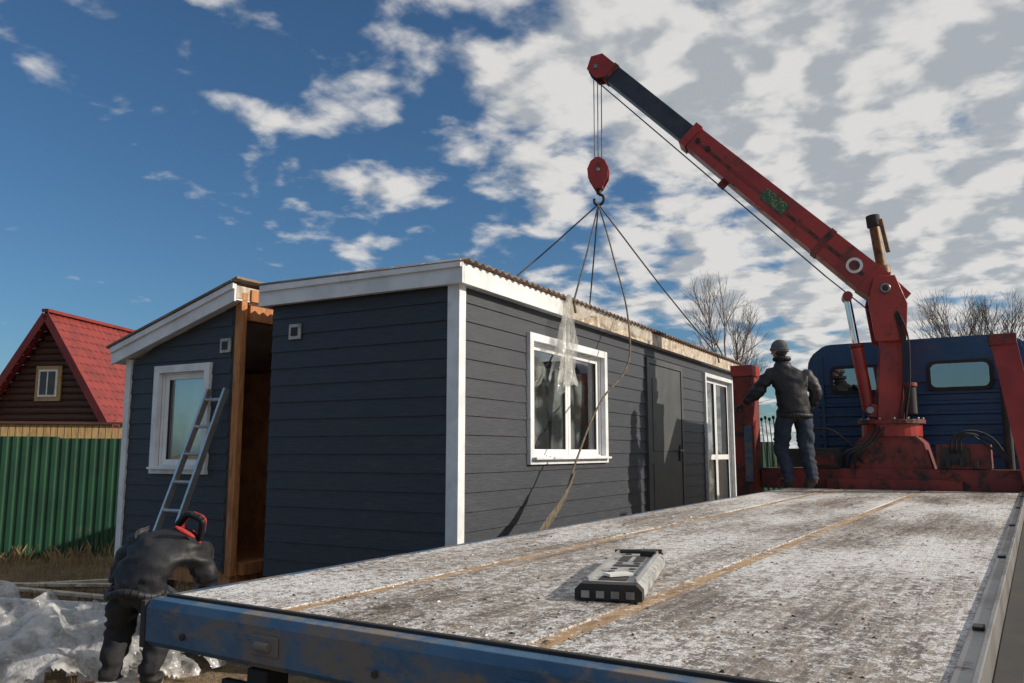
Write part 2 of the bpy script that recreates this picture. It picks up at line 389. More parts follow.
# ---------------------------------------------------------------- rear module house (inner side still open)
h2=empty('modular_house.001',(-6.45,5.22,0),(0,0,HR))
W2,L2=1.62,7.4; ZR=3.14; SL=.29; 
mb=MB(); w2=(.43,1.10,1.56,2.50)
siding(mb,TE,.10,W2-.05,Z0,ZR-.1*SL,[w2],'siding',slope=SL)
TW=Matrix(((0,-1,0,-W2),(1,0,0,0),(0,0,1,0),(0,0,0,1)))
siding(mb,TW,0,L2,Z0,ZR-W2*SL,[],'siding')
TB=Matrix(((-1,0,0,0),(0,1,0,L2),(0,0,1,0),(0,0,0,1)))
siding(mb,TB,0,W2,Z0,ZR,[],'siding',slope=SL)
mb.build('siding_walls',h2,recalc=False)
mb=MB(); window(mb,TE,*w2,mull=()); mb.build('window_unit',h2,bevel=.003)
added_sheer(h2,TE,w2[0]-.05,w2[1]+.05,1.5,2.45,-.18,'added_inner_film',5)  # same added film, lightens the rear module's pane
mb=MB()
mb.box(-W2-.03,-W2+.05,-.03,-.0,Z0-.02,ZR-W2*SL,'white'); mb.box(-W2-.03,-W2-.001,0.0,.07,Z0-.02,ZR-W2*SL,'white')
def slopebox(mb,x0,x1,zo0,zo1,y0,y1,k):
    f=lambda x:ZR+x*SL
    mb.prism([(x0,f(x0)+zo0),(x1,f(x1)+zo0),(x1,f(x1)+zo1),(x0,f(x0)+zo1)],y0,y1,k,'y')
slopebox(mb,-W2-.16,.03,-.01,.16,-.12,-.095,'white'); slopebox(mb,-W2-.155,.03,.11,.17,-.145,-.121,'white')
slopebox(mb,-W2-.16,.03,.005,.02,-.094,L2+.1,'white')
slopebox(mb,-W2-.155,.028,.025,.15,-.09,L2+.1,'beige')
slopebox(mb,-W2-.2,.10,.175,.20,-.16,L2+.15,'roofbrown')
mb.box(-W2+.01,-.01,.01,L2-.01,Z0-.14,Z0+.01,'timber')
mb.box(-.06,0.0,-.012,.06,Z0-.05,ZR+.005,'timber')
mb.box(-.099,-.062,-.006,.06,Z0-.03,ZR,'dark')
mb.box(0.002,.03,-.02,.05,Z0-.05,ZR+.1,'timber')
mb.box(-.09,.02,.1,L2,ZR-.16,ZR-.01,'timber'); mb.box(-.09,.06,.1,L2,Z0-.05,Z0+.06,'timber')
for i in range(1,12): mb.box(-.09,.0,i*.6,i*.6+.05,Z0+.06,ZR-.16,'timber')
mb.box(-W2+.05,-.10,.03,.05,Z0+.01,w2[2],'osb'); mb.box(-W2+.05,-1.12,.03,.05,w2[2],ZR-W2*SL,'osb'); mb.box(-.41,-.10,.03,.05,w2[2],ZR-.14,'osb'); mb.box(-1.12,-.41,.03,.05,w2[3],ZR-.36,'osb')
mb.box(-W2+.03,-W2+.05,.05,L2-.05,Z0+.01,ZR-W2*SL,'osb'); mb.box(-W2+.05,-.1,1.25,1.30,Z0+.01,2.6,'osb')
mb.box(.0,.05,.081,L2,ZR+.02,ZR+.14,'timber')
for yy in(.2,3.5,6.5):
    for xx in(-W2,-.3): mb.box(xx,xx+.28,yy,yy+.28,-.1,Z0-.142,'concrete')
mb.box(-.24,-.10,-.03,-.012,2.66,2.80,'grey'); mb.box(-.21,-.13,-.036,-.031,2.69,2.77,'dark')
mb.build('trim_roof_and_studs',h2,bevel=.004)

# ---------------------------------------------------------------- ladder
mb=MB()
top=Vector((-6.60,5.11,2.30)); bot=Vector((-6.93,4.50,-.02)); side=Vector((1,.05,0)).normalized()*.13
mb.obox(bot-side*1.1,top-side*.9,.028,.060,'alu',up=(0,-1,.3)); mb.obox(bot+side*1.1,top+side*.9,.028,.060,'alu',up=(0,-1,.3))
for i in range(9):
    t=(i+.6)/9; c=bot.lerp(top,t); mb.cyl(c-side,c+side,.016,k='alu',n=8)
mb.build('ladder',bevel=.002)

# ---------------------------------------------------------------- truck
tk=empty('crane_truck',(0,0,0),(R(.45),0,0))
BZ=1.185; XL,XR,YR,YF=-2.61,-.20,1.90,10.45
mb=MB()
strips=[(-2.095,-2.03),(-1.175,-1.105)]
ed=[XL,-2.097,-2.028,-1.177,-1.103,XR]
for a,b in((ed[0],ed[1]),(ed[2],ed[3]),(ed[4],ed[5])):
    y=YR
    while y<YF-.01:
        y2=min(y+2.44,YF); mb.box(a,b,y,y2-.006,BZ-.03,BZ,'deck'); y=y2
mb.build('deck_panels',tk,bevel=.002)
mb=MB()
for a,b in strips:
    y=YR
    for ln in(3.1,2.7,2.75):
        mb.box(a,b,y,min(y+ln,YF)-.008,BZ-.03,BZ-.003+random.uniform(-.002,.002),'deckstrip'); y+=ln
mb.build('deck_wood_strips',tk,bevel=.003)
mb=MB()
mb.box(XL-.03,XR+.05,YR-.022,YR-.002,BZ-.05,BZ+.004,'black')
mb.prism([(YR-.022,BZ-.005),(YR-.022,BZ-.13),(YR-.004,BZ-.15),(YR-.004,BZ-.165),(YR-.065,BZ-.165),(YR-.085,BZ-.145),(YR-.085,BZ-.035),(YR-.07,BZ-.008)],XL-.05,XR+.08,'bluerail')
mb.box(XL-.075,XL-.051,YR-.09,YR+.05,BZ-.17,BZ-.012,'dark')
for xx in(-2.05,-1.1): 
    mb.cyl((xx-.03,YR-.10,BZ-.09),(xx+.03,YR-.10,BZ-.09),.014,k='bluerail'); mb.box(xx-.06,xx+.06,YR-.092,YR-.086,BZ-.12,BZ-.06,'bluerail')
for xx in(-2.45,-1.6,-.6): mb.cyl((xx,YR-.096,BZ-.11),(xx,YR-.086,BZ-.11),.012,k='dark',n=6)
mb.box(XL-.06,XL-.002,YR+.0,YF,BZ-.16,BZ-.004,'bluerail')
for i in range(9): mb.box(XL-.085,XL-.061,YR+.5+i*.95,YR+.56+i*.95,BZ-.15,BZ-.03,'dark')
mb.build('deck_edge_beams',tk,bevel=.005)
mb=MB()
mb.box(XR+.002,XR+.045,YR-.0,YF,BZ-.03,BZ+.012,'steel')
mb.box(XR+.047,XR+.062,YR,YF,BZ-.10,BZ+.030,'steel')
mb.box(XR+.064,XR+.13,YR,YF,BZ-.12,BZ-.06,'dark')
mb.obox((XR+.165,YR,BZ-.10),(XR+.165,YF,BZ-.10),.05,.03,'steel')
mb.obox((XR+.22,YR,BZ-.32),(XR+.22,YF,BZ-.32),.035,.40,'steel',up=(.25,0,1))
mb.obox((XR+.262,YR,BZ-.2),(XR+.262,YF,BZ-.2),.03,.03,'alu')
for i in range(5):
    y=YR+.75+i*1.7
    mb.box(XR+.010,XR+.040,y,y+.05,BZ+.013,BZ+.022,'dark')
    mb.box(XR+.13,XR+.20,y+.2,y+.3,BZ-.085,BZ-.060,'steel')
mb.build('side_rail_right',tk,bevel=.003)
mb=MB()
for xx in(-1.95,-1.0): mb.box(xx,xx+.1,2.1,15.0,.72,.95,'dark')
for i in range(12): mb.box(XL+.05,XR-.05,2.2+i*.72,2.3+i*.72,.955,BZ-.032,'dark')
mb.box(-2.5,-.3,1.98,2.06,.50,.62,'dark'); 
for xx in(-2.3,-.6): mb.box(xx-.05,xx+.05,2.0,2.1,.6,.95,'dark')
for xx in(-2.45,-.55): mb.box(xx,xx+.3,1.94,1.99,.76,.88,'lampred'); mb.box(xx-.02,xx+.32,1.99,2.02,.74,.90,'dark')
for yy in(4.3,5.7): 
    for xx in(-2.6,-.85): mb.box(xx,xx+.6,yy-.62,yy-.6,.25,.95,'black')
mb.box(-2.5,-2.0,7.6,8.9,.5,.95,'dark'); mb.box(-.8,-.3,7.6,8.9,.5,.95,'blue')
mb.build('chassis_frame',tk,bevel=.006)
def wheel(mb,x,y,wd,r=.5):
    prof=[(r*.55,0),(r*.9,0),(r,.05),(r,wd-.05),(r*.9,wd),(r*.55,wd)]; n=36; vs=[];fs=[]
    for i in range(n):
        a=2*math.pi*i/n
        for j,(rr,xx) in enumerate(prof): 
            q=rr*(1-.025*(i%2)) if j in(2,3) else rr
            vs.append((x+xx,y+q*math.cos(a),r+q*math.sin(a)))
    k=len(prof)
    for i in range(n):
        for j in range(k-1): fs.append((i*k+j,i*k+j+1,((i+1)%n)*k+j+1,((i+1)%n)*k+j))
    mb.add(vs,fs,'black')
    mb.cyl((x+.04,y,r),(x+wd-.04,y,r),r*.55,k='steel',n=24); mb.cyl((x-.02,y,r),(x+wd+.02,y,r),r*.2,k='dark',n=16)
mb=MB()
for y in(4.3,5.7):
    for x in(-2.6,-2.28,-.86,-.54): wheel(mb,x,y,.29)
for x in(-2.6,-.5): wheel(mb,x,13.9,.3)
mb.build('wheels',tk,smooth=35)
# cab
mb=MB()
def rrect(x0,x1,z0,z1,r,seg=6,rb=.05):
    pts=[]
    for cx,cz,a0,rr in((x1-r,z1-r,0,r),(x0+r,z1-r,90,r),(x0+rb,z0+rb,180,rb),(x1-rb,z0+rb,270,rb)):
        for i in range(seg+1):
            a=R(a0+90*i/seg); pts.append((cx+rr*math.cos(a),cz+rr*math.sin(a)))
    return pts
mb.prism(rrect(-2.62,.02,1.30,3.03,.28),11.75,13.55,'blue','y')
mb.prism(rrect(-2.54,-.06,2.5,3.06,.24),11.72,13.4,'blue','y')
for i in range(7):
    z=1.55+i*.13
    mb.prism([(z,11.752),(z+.015,11.73),(z+.05,11.73),(z+.065,11.752)],-2.50,-.12,'blue','x',T=Matrix(((1,0,0,0),(0,0,1,0),(0,1,0,0),(0,0,0,1))))
for x in(-2.45,-1.95): 
    mb.box(x,x+.04,11.70,11.73,1.6,2.9,'blue')
for x0,x1 in((-1.10,-.45),(-2.28,-1.65)):
    mb.prism(rrect(x0-.045,x1+.045,2.38,2.76,.09,rb=.09),11.695,11.722,'black','y')
    mb.prism(rrect(x0,x1,2.42,2.72,.07,rb=.07),11.688,11.700,'glass','y')
    mb.prism(rrect(x0+.001,x1-.001,2.425,2.715,.07,rb=.07),11.7001,11.705,'labelw','y')  # white sheet behind the glass stands in for a whitish reflection
mb.prism([(13.5,1.3),(15.2,1.2),(15.2,1.9),(15.0,2.05),(13.5,2.2)],-2.1,-.65,'blue','x')
mb.box(-2.62,-.12,15.2,15.35,.75,1.05,'dark')
mb.prism([(13.1,1.05),(13.4,1.3),(14.6,1.3),(15.1,1.0),(15.1,.9),(14.5,1.2),(13.4,1.2),(13.2,1.0)],-2.65,-.1,'blue','x')
mb.cyl((-.3,11.6,1.0),(-.3,11.6,2.9),.05,k='dark')
mb.obox((.0,13.4,2.6),(.25,13.5,2.7),.02,.02,'dark'); mb.box(.2,.38,13.42,13.46,2.35,2.72,'dark')
mb.obox((-2.62,13.4,2.6),(-2.85,13.5,2.7),.02,.02,'dark'); mb.box(-2.98,-2.8,13.42,13.46,2.35,2.72,'dark')
mb.build('cab',tk,bevel=.02)
# outriggers + subframe
mb=MB()
mb.box(-3.0,-.05,10.62,10.84,1.17,1.42,'redbase')
mb.box(-2.2,-.75,10.55,11.55,1.10,1.30,'redbase')
mb.box(-3.26,-3.02,10.42,10.72,1.02,2.70,'redbase')
mb.box(-3.28,-3.0,10.40,10.74,2.58,2.72,'redpaint'); mb.cyl((-3.15,10.57,1.0),(-3.15,10.57,.08),.06,k='chrome'); mb.cyl((-3.15,10.57,.0),(-3.15,10.57,.09),.2,k='dark')
mb.obox((-3.08,10.39,1.25),(-3.08,10.39,1.95),.09,.05,'bluerail',up=(0,1,0))
mb.obox((-.02,10.55,1.15),(-.25,10.62,2.86),.25,.15,'redpaint',up=(0,1,0))
mb.box(-.40,-.12,10.52,10.74,2.80,2.92,'redbase')
mb.cyl((-.05,10.57,1.1),(-.05,10.57,.08),.06,k='chrome'); mb.cyl((-.05,10.57,.0),(-.05,10.57,.09),.2,k='dark')
mb.prism([(-1.98,1.30),(-1.02,1.30),(-1.12,1.72),(-1.2,1.80),(-1.80,1.80),(-1.88,1.72)],10.7,11.3,'redbase','y')
mb.cyl((-1.5,11.0,1.80),(-1.5,11.0,1.95),.34,k='redpaint',n=28); mb.cyl((-1.5,11.0,1.95),(-1.5,11.0,2.0),.38,k='redbase',n=28)
for i in range(14):
    a=i*2*math.pi/14; mb.cyl((-1.5+.35*math.cos(a),11+.35*math.sin(a),2.0),(-1.5+.35*math.cos(a),11+.35*math.sin(a),2.025),.018,k='steel',n=6)
mb.box(-1.0,-.45,10.62,10.95,1.43,1.70,'redbase'); mb.box(-.95,-.66,10.6,10.62,1.47,1.66,'dark')
mb.box(-2.7,-2.05,10.60,10.95,1.43,1.66,'dark'); mb.box(-2.45,-2.1,10.58,10.6,1.46,1.62,'redbase')
for i in range(6): mb.cyl((-2.92+i*.05,10.60,1.43),(-2.95+i*.05,10.55,2.02+.02*(i%2)),.008,k='steel',n=6); mb.sph((-2.95+i*.05,10.55,2.03+.02*(i%2)),(.02,.02,.025),'black',nu=8,nv=6)
for i in range(3): mb.box(-.9+i*.14,-.86+i*.14,10.55,10.62,1.44,1.53+.03*(i%2),'dark')
mb.build('outriggers_and_pedestal',tk,bevel=.012)
# column
Pv=Vector((-1.5,11.0,3.60)); Tp=Vector((-4.99,10.10,7.20)); d=(Tp-Pv).normalized()
dh=Vector((d.x,d.y,0)).normalized(); sd=Vector((dh.y,-dh.x,0)); up=sd.cross(d); 
if up.z<0: up=-up
s2=sd if sd.y<0 else -sd
mb=MB()
mb.obox(Vector((-1.5,11,2.0))+dh*.02,Vector((-1.5,11,3.15))-dh*.06,.32,.30,'redpaint',up=dh,w1=.27,h1=.24)
for sgn in(-1,1):
    c=sd*sgn*.205
    a=Vector((-1.5,11,0))+c
    poly=[a-dh*.20+Vector((0,0,2.95)),a+dh*.14+Vector((0,0,2.95)),a+dh*.20+Vector((0,0,3.45)),a+dh*.12+Vector((0,0,3.76)),a-dh*.12+Vector((0,0,3.76)),a-dh*.24+Vector((0,0,3.4))]
    vs=[p-sd*sgn*.02 for p in poly]+[p+sd*sgn*.02 for p in poly]; n=6
    mb.add(vs,[(i,(i+1)%n,n+(i+1)%n,n+i) for i in range(n)]+[tuple(range(n)),tuple(range(n,2*n))],'redpaint')
mb.cyl(Pv-sd*.26,Pv+sd*.26,.06,k='steel'); mb.cyl(Pv-sd*.275,Pv+sd*.275,.04,k='dark')
lb=Vector((-1.5,11,2.12))+dh*.24
mb.obox(Vector((-1.5,11,2.08)),lb,.24,.16,'redpaint')
mb.cyl(lb-sd*.15,lb+sd*.15,.045,k='steel')
ut=Pv+dh*.42-Vector((0,0,.05))
mid=lb.lerp(ut,.55)
mb.cyl(lb,mid,.075,k='redpaint',n=18); mb.cyl(mid,mid+(ut-lb).normalized()*.05,.085,k='redbase',n=18); mb.cyl(mid,ut,.045,k='chrome',n=16); mb.cyl(ut-sd*.13,ut+sd*.13,.06,k='redpaint',n=16)
wc=Vector((-1.5,11,2.35))-dh*.22
mb.cyl(wc-Vector((0,0,.28)),wc+Vector((0,0,.05)),.08,k='dark',n=18); mb.cyl(wc+Vector((0,0,.05)),wc+Vector((0,0,.10)),.095,k='redbase',n=18)
wp=Pv-dh*.02-Vector((0,0,.42)); mb.cyl(wp-sd*.17,wp+sd*.17,.12,k='dark',n=18)
q0=Vector((-1.46,11.22,3.30)); q1=Vector((-1.60,11.22,4.62))
mb.cyl(q0,q1,.062,k='grime',n=16); mb.cyl(q0.lerp(q1,.9),q1+Vector((0,0,.02)),.085,k='dark',n=16)
mb.cyl(q0.lerp(q1,.42),q0.lerp(q1,.5),.1,k='grime',n=16); mb.obox(q0.lerp(q1,.62)+Vector((.12,-.1,0)),q0.lerp(q1,.95)+Vector((.10,-.1,0)),.07,.05,'grime')
mb.box(-1.66,-1.36,11.13,11.30,3.68,3.76,'redbase')
mb.build('crane_column',tk,bevel=.008,smooth=40)
# boom
mb=MB()
def bb(s0,s1,w,h,k,off=0,w1=None,h1=None): mb.obox(Pv+d*s0+up*off,Pv+d*s1+up*off,w,h,k,up=up,w1=w1,h1=h1)
bb(-.26,.25,.30,.32,'redpaint',.0,h1=.40); bb(.25,3.16,.27,.38,'redpaint',h1=.31)
bb(3.16,3.27,.31,.35,'redpaint'); bb(.9,.98,.285,.385,'redbase'); bb(3.27,4.72,.20,.25,'navy',.0)
bb(4.70,4.78,.24,.27,'redbase'); bb(4.72,5.02,.21,.24,'redpaint'); 
bb(.3,3.1,.282,.045,'redbase',-.02)
for sgn in(-1,1):
    c=Pv+d*4.82+sd*sgn*.115
    pl=[c+up*.12-d*.05,c+d*.20+up*.12,c+d*.30-up*.01,c+d*.22-up*.18,c+d*.02-up*.20,c-d*.08-up*.10]
    vs=[p-sd*.012 for p in pl]+[p+sd*.012 for p in pl]; n=6
    mb.add(vs,[(i,(i+1)%n,n+(i+1)%n,n+i) for i in range(n)]+[tuple(range(n)),tuple(range(n,2*n))],'redpaint')
sh=Pv+d*4.96-up*.08
mb.cyl(sh-sd*.08,sh-sd*.03,.12,k='dark',n=20); mb.cyl(sh+sd*.03,sh+sd*.08,.12,k='dark',n=20); mb.cyl(sh-sd*.145,sh+sd*.145,.03,k='steel')
for sv in(2.9,3.08): mb.cyl(Pv+d*sv+s2*.13,Pv+d*sv+s2*.165,.035,k='dark',n=10)
bb(2.4,2.5,.06,.12,'redbase',-.21)
lab=Pv+d*1.75+s2*.144; mb.obox(lab-d*.19,lab+d*.19,.006,.16,'labelg',up=up)
mb.cyl(Pv+d*.46+s2*.14,Pv+d*.46+s2*.152,.10,k='labelw',n=24); mb.cyl(Pv+d*.46+s2*.152,Pv+d*.46+s2*.156,.065,k='redbase',n=24)
mb.build('boom',tk,bevel=.012)
HK=Vector((-4.97,10.12,0))
curve('winch_rope',[tuple(wp),tuple(Pv+d*.62-up*.30+s2*.02),],.008,'rope',tk,False)
curve('hoist_rope',[tuple(Pv+d*.62-up*.30+s2*.02),tuple(sh-up*.12)],.009,'rope',tk,False)
zt=sh.z-.05
for dx in(-.075,.0,.075):
    curve('fall_rope',[(sh.x+dx*.8,sh.y,zt),(HK.x+dx*.75,HK.y,5.72)],.007,'rope',tk,False)
mb=MB()
TH=Matrix.Translation(Vector((HK.x,HK.y,5.52)))@Matrix.Rotation(R(20),4,'Z')
poly=[(-.05,-.24),(.05,-.24),(.14,-.08),(.15,.06),(.10,.17),(.03,.22),(-.03,.22),(-.10,.17),(-.15,.06),(-.14,-.08)]
mb.prism(poly,-.085,-.065,'redpaint','y',TH); mb.prism(poly,.065,.085,'redpaint','y',TH); mb.cyl((0,-.06,.03),(0,.06,.03),.125,k='dark',n=20,T=TH); mb.cyl((0,-.1,.03),(0,.1,.03),.03,k='steel',T=TH)
mb.box(-.06,.06,-.064,.064,-.23,-.14,'redbase',TH)
mb.cyl((0,0,-.23),(0,0,-.30),.035,k='dark',T=TH)
mb.build('hook_block',tk,bevel=.008)
hk=[(HK.x+.0,HK.y,5.24)]
for i in range(9):
    a=R(80-35*i); hk.append((HK.x+.075*math.cos(a),HK.y,5.14+.075*math.sin(a)))
curve('hook',hk,.02,'dark',tk)
for i in range(3):
    curve('hydraulic_hose',[(-2.05+i*.09,10.68,1.40),(-2.0+i*.08,10.50,1.58),(-1.75+i*.05,10.55,1.72),(-1.62+.06*i,10.72,1.98)],.013,'black',tk)
curve('hydraulic_hose',[(-2.5,10.6,1.62),(-2.25,10.5,1.9),(-1.95,10.6,1.75),(-1.8,10.7,1.5)],.014,'black',tk)
for i in range(3): curve('hydraulic_hose',[(-1.38+.035*i,10.8,2.0),(-1.30+.035*i,10.78,2.6),(-1.34+.03*i,10.8,3.2),(-1.5,10.86,3.5)],.011,'black',tk)
for i in range(3): curve('hydraulic_hose',[(-.85+.05*i,10.6,1.6),(-.78+.05*i,10.47,1.8),(-.5,10.58,1.82-.06*i),(-.26,10.60,1.5)],.012,'black',tk)
# debris / frost crumbs
mb=MB()
for i in range(1300):
    x=random.uniform(XL+.03,XR-.03); y=YR+.02+(YF-YR-.1)*random.random()**1.5; r=random.uniform(.0015,.0055)*(1 if random.random()<.95 else 1.8)
    a=random.uniform(0,6.3); k=random.choice(['labelw','dark','dark','deckstrip','straw']); el=random.uniform(.6,2.2)
    c,s_=math.cos(a),math.sin(a); zz=BZ+.0005
    P=[(-r*el,-r*.6),(r*el,-r*.4),(r*el*.7,r*.7),(-r*el*.5,r*.5)]
    vs=[(x+p*c-q*s_,y+p*s_+q*c,zz) for p,q in P]+[(x,y,zz+r*random.uniform(.5,1.1))]
    mb.add(vs,[(0,1,4),(1,2,4),(2,3,4),(3,0,4)],k)
mb.build('deck_debris',tk,recalc=False)

# ---------------------------------------------------------------- slings
sl=empty('lifting_sling')
ap=Vector((-4.97,10.06,5.15))
def hp(x,y,z): return Vector((-3.90,5.31,0))+Matrix.Rotation(HR,3,'Z')@Vector((x,y,z))
for n_,p in enumerate([hp(-W-.1,3.05,3.2),hp(.13,1.95,3.22),hp(.13,7.35,3.22),hp(-W-.1,7.3,3.2)]):
    m_=ap.lerp(p,.5)-Vector((0,0,.04)); curve('sling_leg',[tuple(ap),tuple(m_),tuple(p)],.011,'rope',sl)
    q=p+Vector((.02,0,-.12)) if n_ in(1,2) else p-Vector((0,0,.02))
    curve('sling_eye',[tuple(p),tuple(q)],.014,'strap',sl,False)
curve('loose_sling',[tuple(ap),(-4.35,9.2,4.15),(-3.74,8.29,3.04),(-3.62,7.95,2.6),(-3.68,7.46,2.22),(-3.64,6.85,1.65),(-3.58,6.55,1.38)],.010,'strap',sl)
pts=[(-3.60,6.72,1.54),(-3.56,6.45,1.30),(-3.50,6.05,1.13),(-3.42,5.7,1.02),(-3.3,5.45,.85)]
mb=MB(); vs=[];fs=[]
for i,p in enumerate(pts):
    wv=.04+.055*i/len(pts)
    vs+= [(p[0],p[1]-.0,p[2]-wv),(p[0]+.02,p[1],p[2]+wv)]
for i in range(len(pts)-1): fs.append((2*i,2*i+2,2*i+3,2*i+1))
mb.add(vs,fs,'strap'); o=mb.build('webbing_tail',sl,smooth=80); s=o.modifiers.new('s','SOLIDIFY'); s.thickness=.008; s2_=o.modifiers.new('b','SUBSURF'); s2_.levels=s2_.render_levels=2

# ---------------------------------------------------------------- slotted metal plate on deck
tb=empty('slotted_metal_plate',(-1.38,2.99,BZ+.0079*2.98+.002),(R(.45),0,R(17)))
mb=MB(); hl=.46; w=.11
mb.prism([(-w,0),(w,0),(w,.038),(w*.82,.052),(-w*.82,.052),(-w,.038)],-hl+.06,hl-.05,'grey','y')
for sx in(-1,1):
    mb.prism([(sx*w*.70,.0525),(sx*w*.80,.0525),(sx*w*.78,.066),(sx*w*.72,.066)],-hl+.08,hl-.08,'alu','y')
mb.prism([(-w*1.03,0.002),(w*1.03,.002),(w*1.03,.036),(w*.85,.056),(-w*.85,.056),(-w*1.03,.036)],-hl,-hl+.058,'black','y')
mb.prism([(-w*.95,0.002),(w*.95,.002),(w*.9,.05),(-w*.9,.05)],hl-.048,hl,'black','y')
for i in range(4): mb.box(-.090+i*.05,-.062+i*.05,-hl-.006,-hl-.001,.01,.034,'steel')
for (a,b_,c_,e) in((-.05,.05,-.36,-.27),(-.05,.05,-.02,.03),(-.05,-.01,.12,.28),(.01,.05,.12,.28)):
    mb.box(a,b_,c_,e,.0525,.0545,'dark')
for yy in(-.22,-.15,-.08,.07,.34): 
    for xx in(-.035,.035): mb.cyl((xx,yy,.0525),(xx,yy,.055),.014,k='dark',n=14)
mb.obox((-.03,-.30,.062),(.045,-.24,.062),.05,.010,'labelw')
mb.cyl((-.1,.38,.058),(.1,.40,.062),.010,k='black'); mb.box(.02,.085,.28,.33,.0526,.076,'black')
mb.build('plate_body',tb,bevel=.004)

# ---------------------------------------------------------------- people
def figure(name,J,E,lab,mats,parent,root,wr=.010):
    keys=list(J); idx={k:i for i,k in enumerate(keys)}
    me=bpy.data.meshes.new(name+'_sk'); me.from_pydata([J[k][:3] for k in keys],[(idx[a],idx[b]) for a,b in E],[])
    o=bpy.data.objects.new(name+'_sk',me); scene.collection.objects.link(o)
    sk=o.modifiers.new('skin','SKIN'); sk.use_smooth_shade=True; sk.branch_smoothing=.8
    ss=o.modifiers.new('ss','SUBSURF'); ss.levels=ss.render_levels=3
    for k in keys:
        sv=me.skin_vertices[0].data[idx[k]]; r=J[k][3]; 
        sv.radius=(r,r) if len(J[k])<5 else (r,J[k][4]); sv.use_root=(k==root)
    dg=bpy.context.evaluated_depsgraph_get(); ev=o.evaluated_get(dg); nm=bpy.data.meshes.new_from_object(ev)
    bpy.data.objects.remove(o)
    for k in mats: nm.materials.append(M[k])
    segs=[(Vector(J[a][:3]),Vector(J[b][:3]),lab(a,b)) for a,b in E]
    def near(c):
        best=9;m_=0
        for a,b,l in segs:
            ab=b-a;t=max(0,min(1,(c-a).dot(ab)/ab.length_squared)); dd=(c-(a+ab*t)).length
            if dd<best: best=dd;m_=l
        return m_
    for v in nm.vertices:
        p=v.co; fold=1-2*abs(mnoise.noise(Vector((p.x*5,p.y*5,p.z*13))))
        v.co=p+v.normal*(wr*(fold-.5)+wr*.3*mnoise.noise(p*26))
    for p in nm.polygons: p.material_index=near(p.center); p.use_smooth=True
    nm.name=name; ob=bpy.data.objects.new(name,nm); scene.collection.objects.link(ob); ob.parent=parent
    return ob
def head(parent,c,yaw,pitch,capk):
    T=Matrix.Translation(Vector(c))@Matrix.Rotation(yaw,4,'Z')@Matrix.Rotation(pitch,4,'X')   # face toward local -y
    mb=MB()
    def fn(p,d):
        if d.z<0: p.x*=1-.28*(-d.z); p.y=p.y*(1-.18*(-d.z)) - .012*(-d.z)
        return p
    mb.sph((0,0,0),(.076,.096,.118),'skin',T,24,18,fn)
    mb.sph((0,.024,-.012),(.079,.083,.088),'dark',T,20,14)     # short dark hair at the back
    mb.prism([(-.093,.012),(-.118,-.028),(-.092,-.034)],-.012,.012,'skin','x',T)
    for sx in(-1,1):
        mb.sph((sx*.080,.005,-.012),(.012,.022,.032),'skin',T,10,8)
        mb.sph((sx*.030,-.083,.012),(.013,.012,.009),'labelw',T,10,8); mb.sph((sx*.030,-.092,.012),(.006,.005,.006),'dark',T,8,6)
        mb.box(sx*.030-.016,sx*.030+.016,-.097,-.087,.028,.034,'dark',T)
    mb.box(-.022,.022,-.094,-.086,-.060,-.052,'redcloth',T)
    mb.build('head',parent,smooth=60)
    mb=MB()
    def fc(p,d):
        if d.z<-.1: p.z=-.012+.35*(p.z)
        return p
    TC=T@Matrix.Rotation(R(-16),4,'X')
    mb.sph((0,.008,.018),(.089,.109,.106),capk,TC,28,16,fc)
    n=28
    for zz in(-.012,.006):
        for i in range(n):
            a=2*math.pi*i/n;b_=2*math.pi*(i+1)/n
            mb.cyl((.086*math.cos(a),.008+.106*math.sin(a),zz),(.086*math.cos(b_),.008+.106*math.sin(b_),zz),.0115,k=capk,n=8,T=TC)
    mb.build('knit_cap',parent,smooth=70)
def hand(parent,w,dirv,palmn,k,name,curl=.6):
    w=Vector(w); dv=Vector(dirv).normalized(); n=Vector(palmn); n=(n-dv*n.dot(dv)).normalized(); sdv=dv.cross(n)
    mb=MB(); 
    T=Matrix((( sdv.x,dv.x,n.x,w.x),(sdv.y,dv.y,n.y,w.y),(sdv.z,dv.z,n.z,w.z),(0,0,0,1)))
    mb.sph((0,.045,0),(.042,.056,.019),k,T,16,10)
    for i,ln in enumerate((.068,.078,.073,.056)):
        x=-.030+i*.020; p=Vector((x,.082-.004*abs(i-1.3),0)); a=0
        for j,fr in enumerate((.45,.32,.23)):
            a+=curl*(.7+.2*j); q=p+Vector((0,math.cos(a),math.sin(a)))*ln*fr; r=.0095-.0012*j
            mb.cyl(p,q,r,r*.9,8,k,T); mb.sph(q,(r*.93,)*3,k,T,8,6); p=q
    p=Vector((-.034,.025,.004)); 
    for j,(ln,ax) in enumerate(((.036,.8),(.03,.45))):
        q=p+Vector((-math.sin(ax),math.cos(ax),.35)).normalized()*ln; mb.cyl(p,q,.0115-.001*j,.0105-.001*j,8,k,T); mb.sph(q,(.0102,)*3,k,T,8,6); p=q
    mb.build(name,parent,smooth=80)
E=[('pelvis','waist'),('waist','chest'),('chest','neckb'),('neckb','neck'),('chest','shL'),('shL','elL'),('elL','wrL'),('chest','shR'),('shR','elR'),('elR','wrR'),
   ('pelvis','hipL'),('hipL','knL'),('knL','anL'),('anL','toL'),('pelvis','hipR'),('hipR','knR'),('knR','anR'),('anR','toR')]
def lab(a,b):
    if b in('toL','toR'): return 2
    if b=='neck': return 3
    if b in('knL','knR','anL','anR'): return 1
    return 0
p1=empty('man_standing',(-2.35,10.03,1.264),(0,0,R(32.5)))
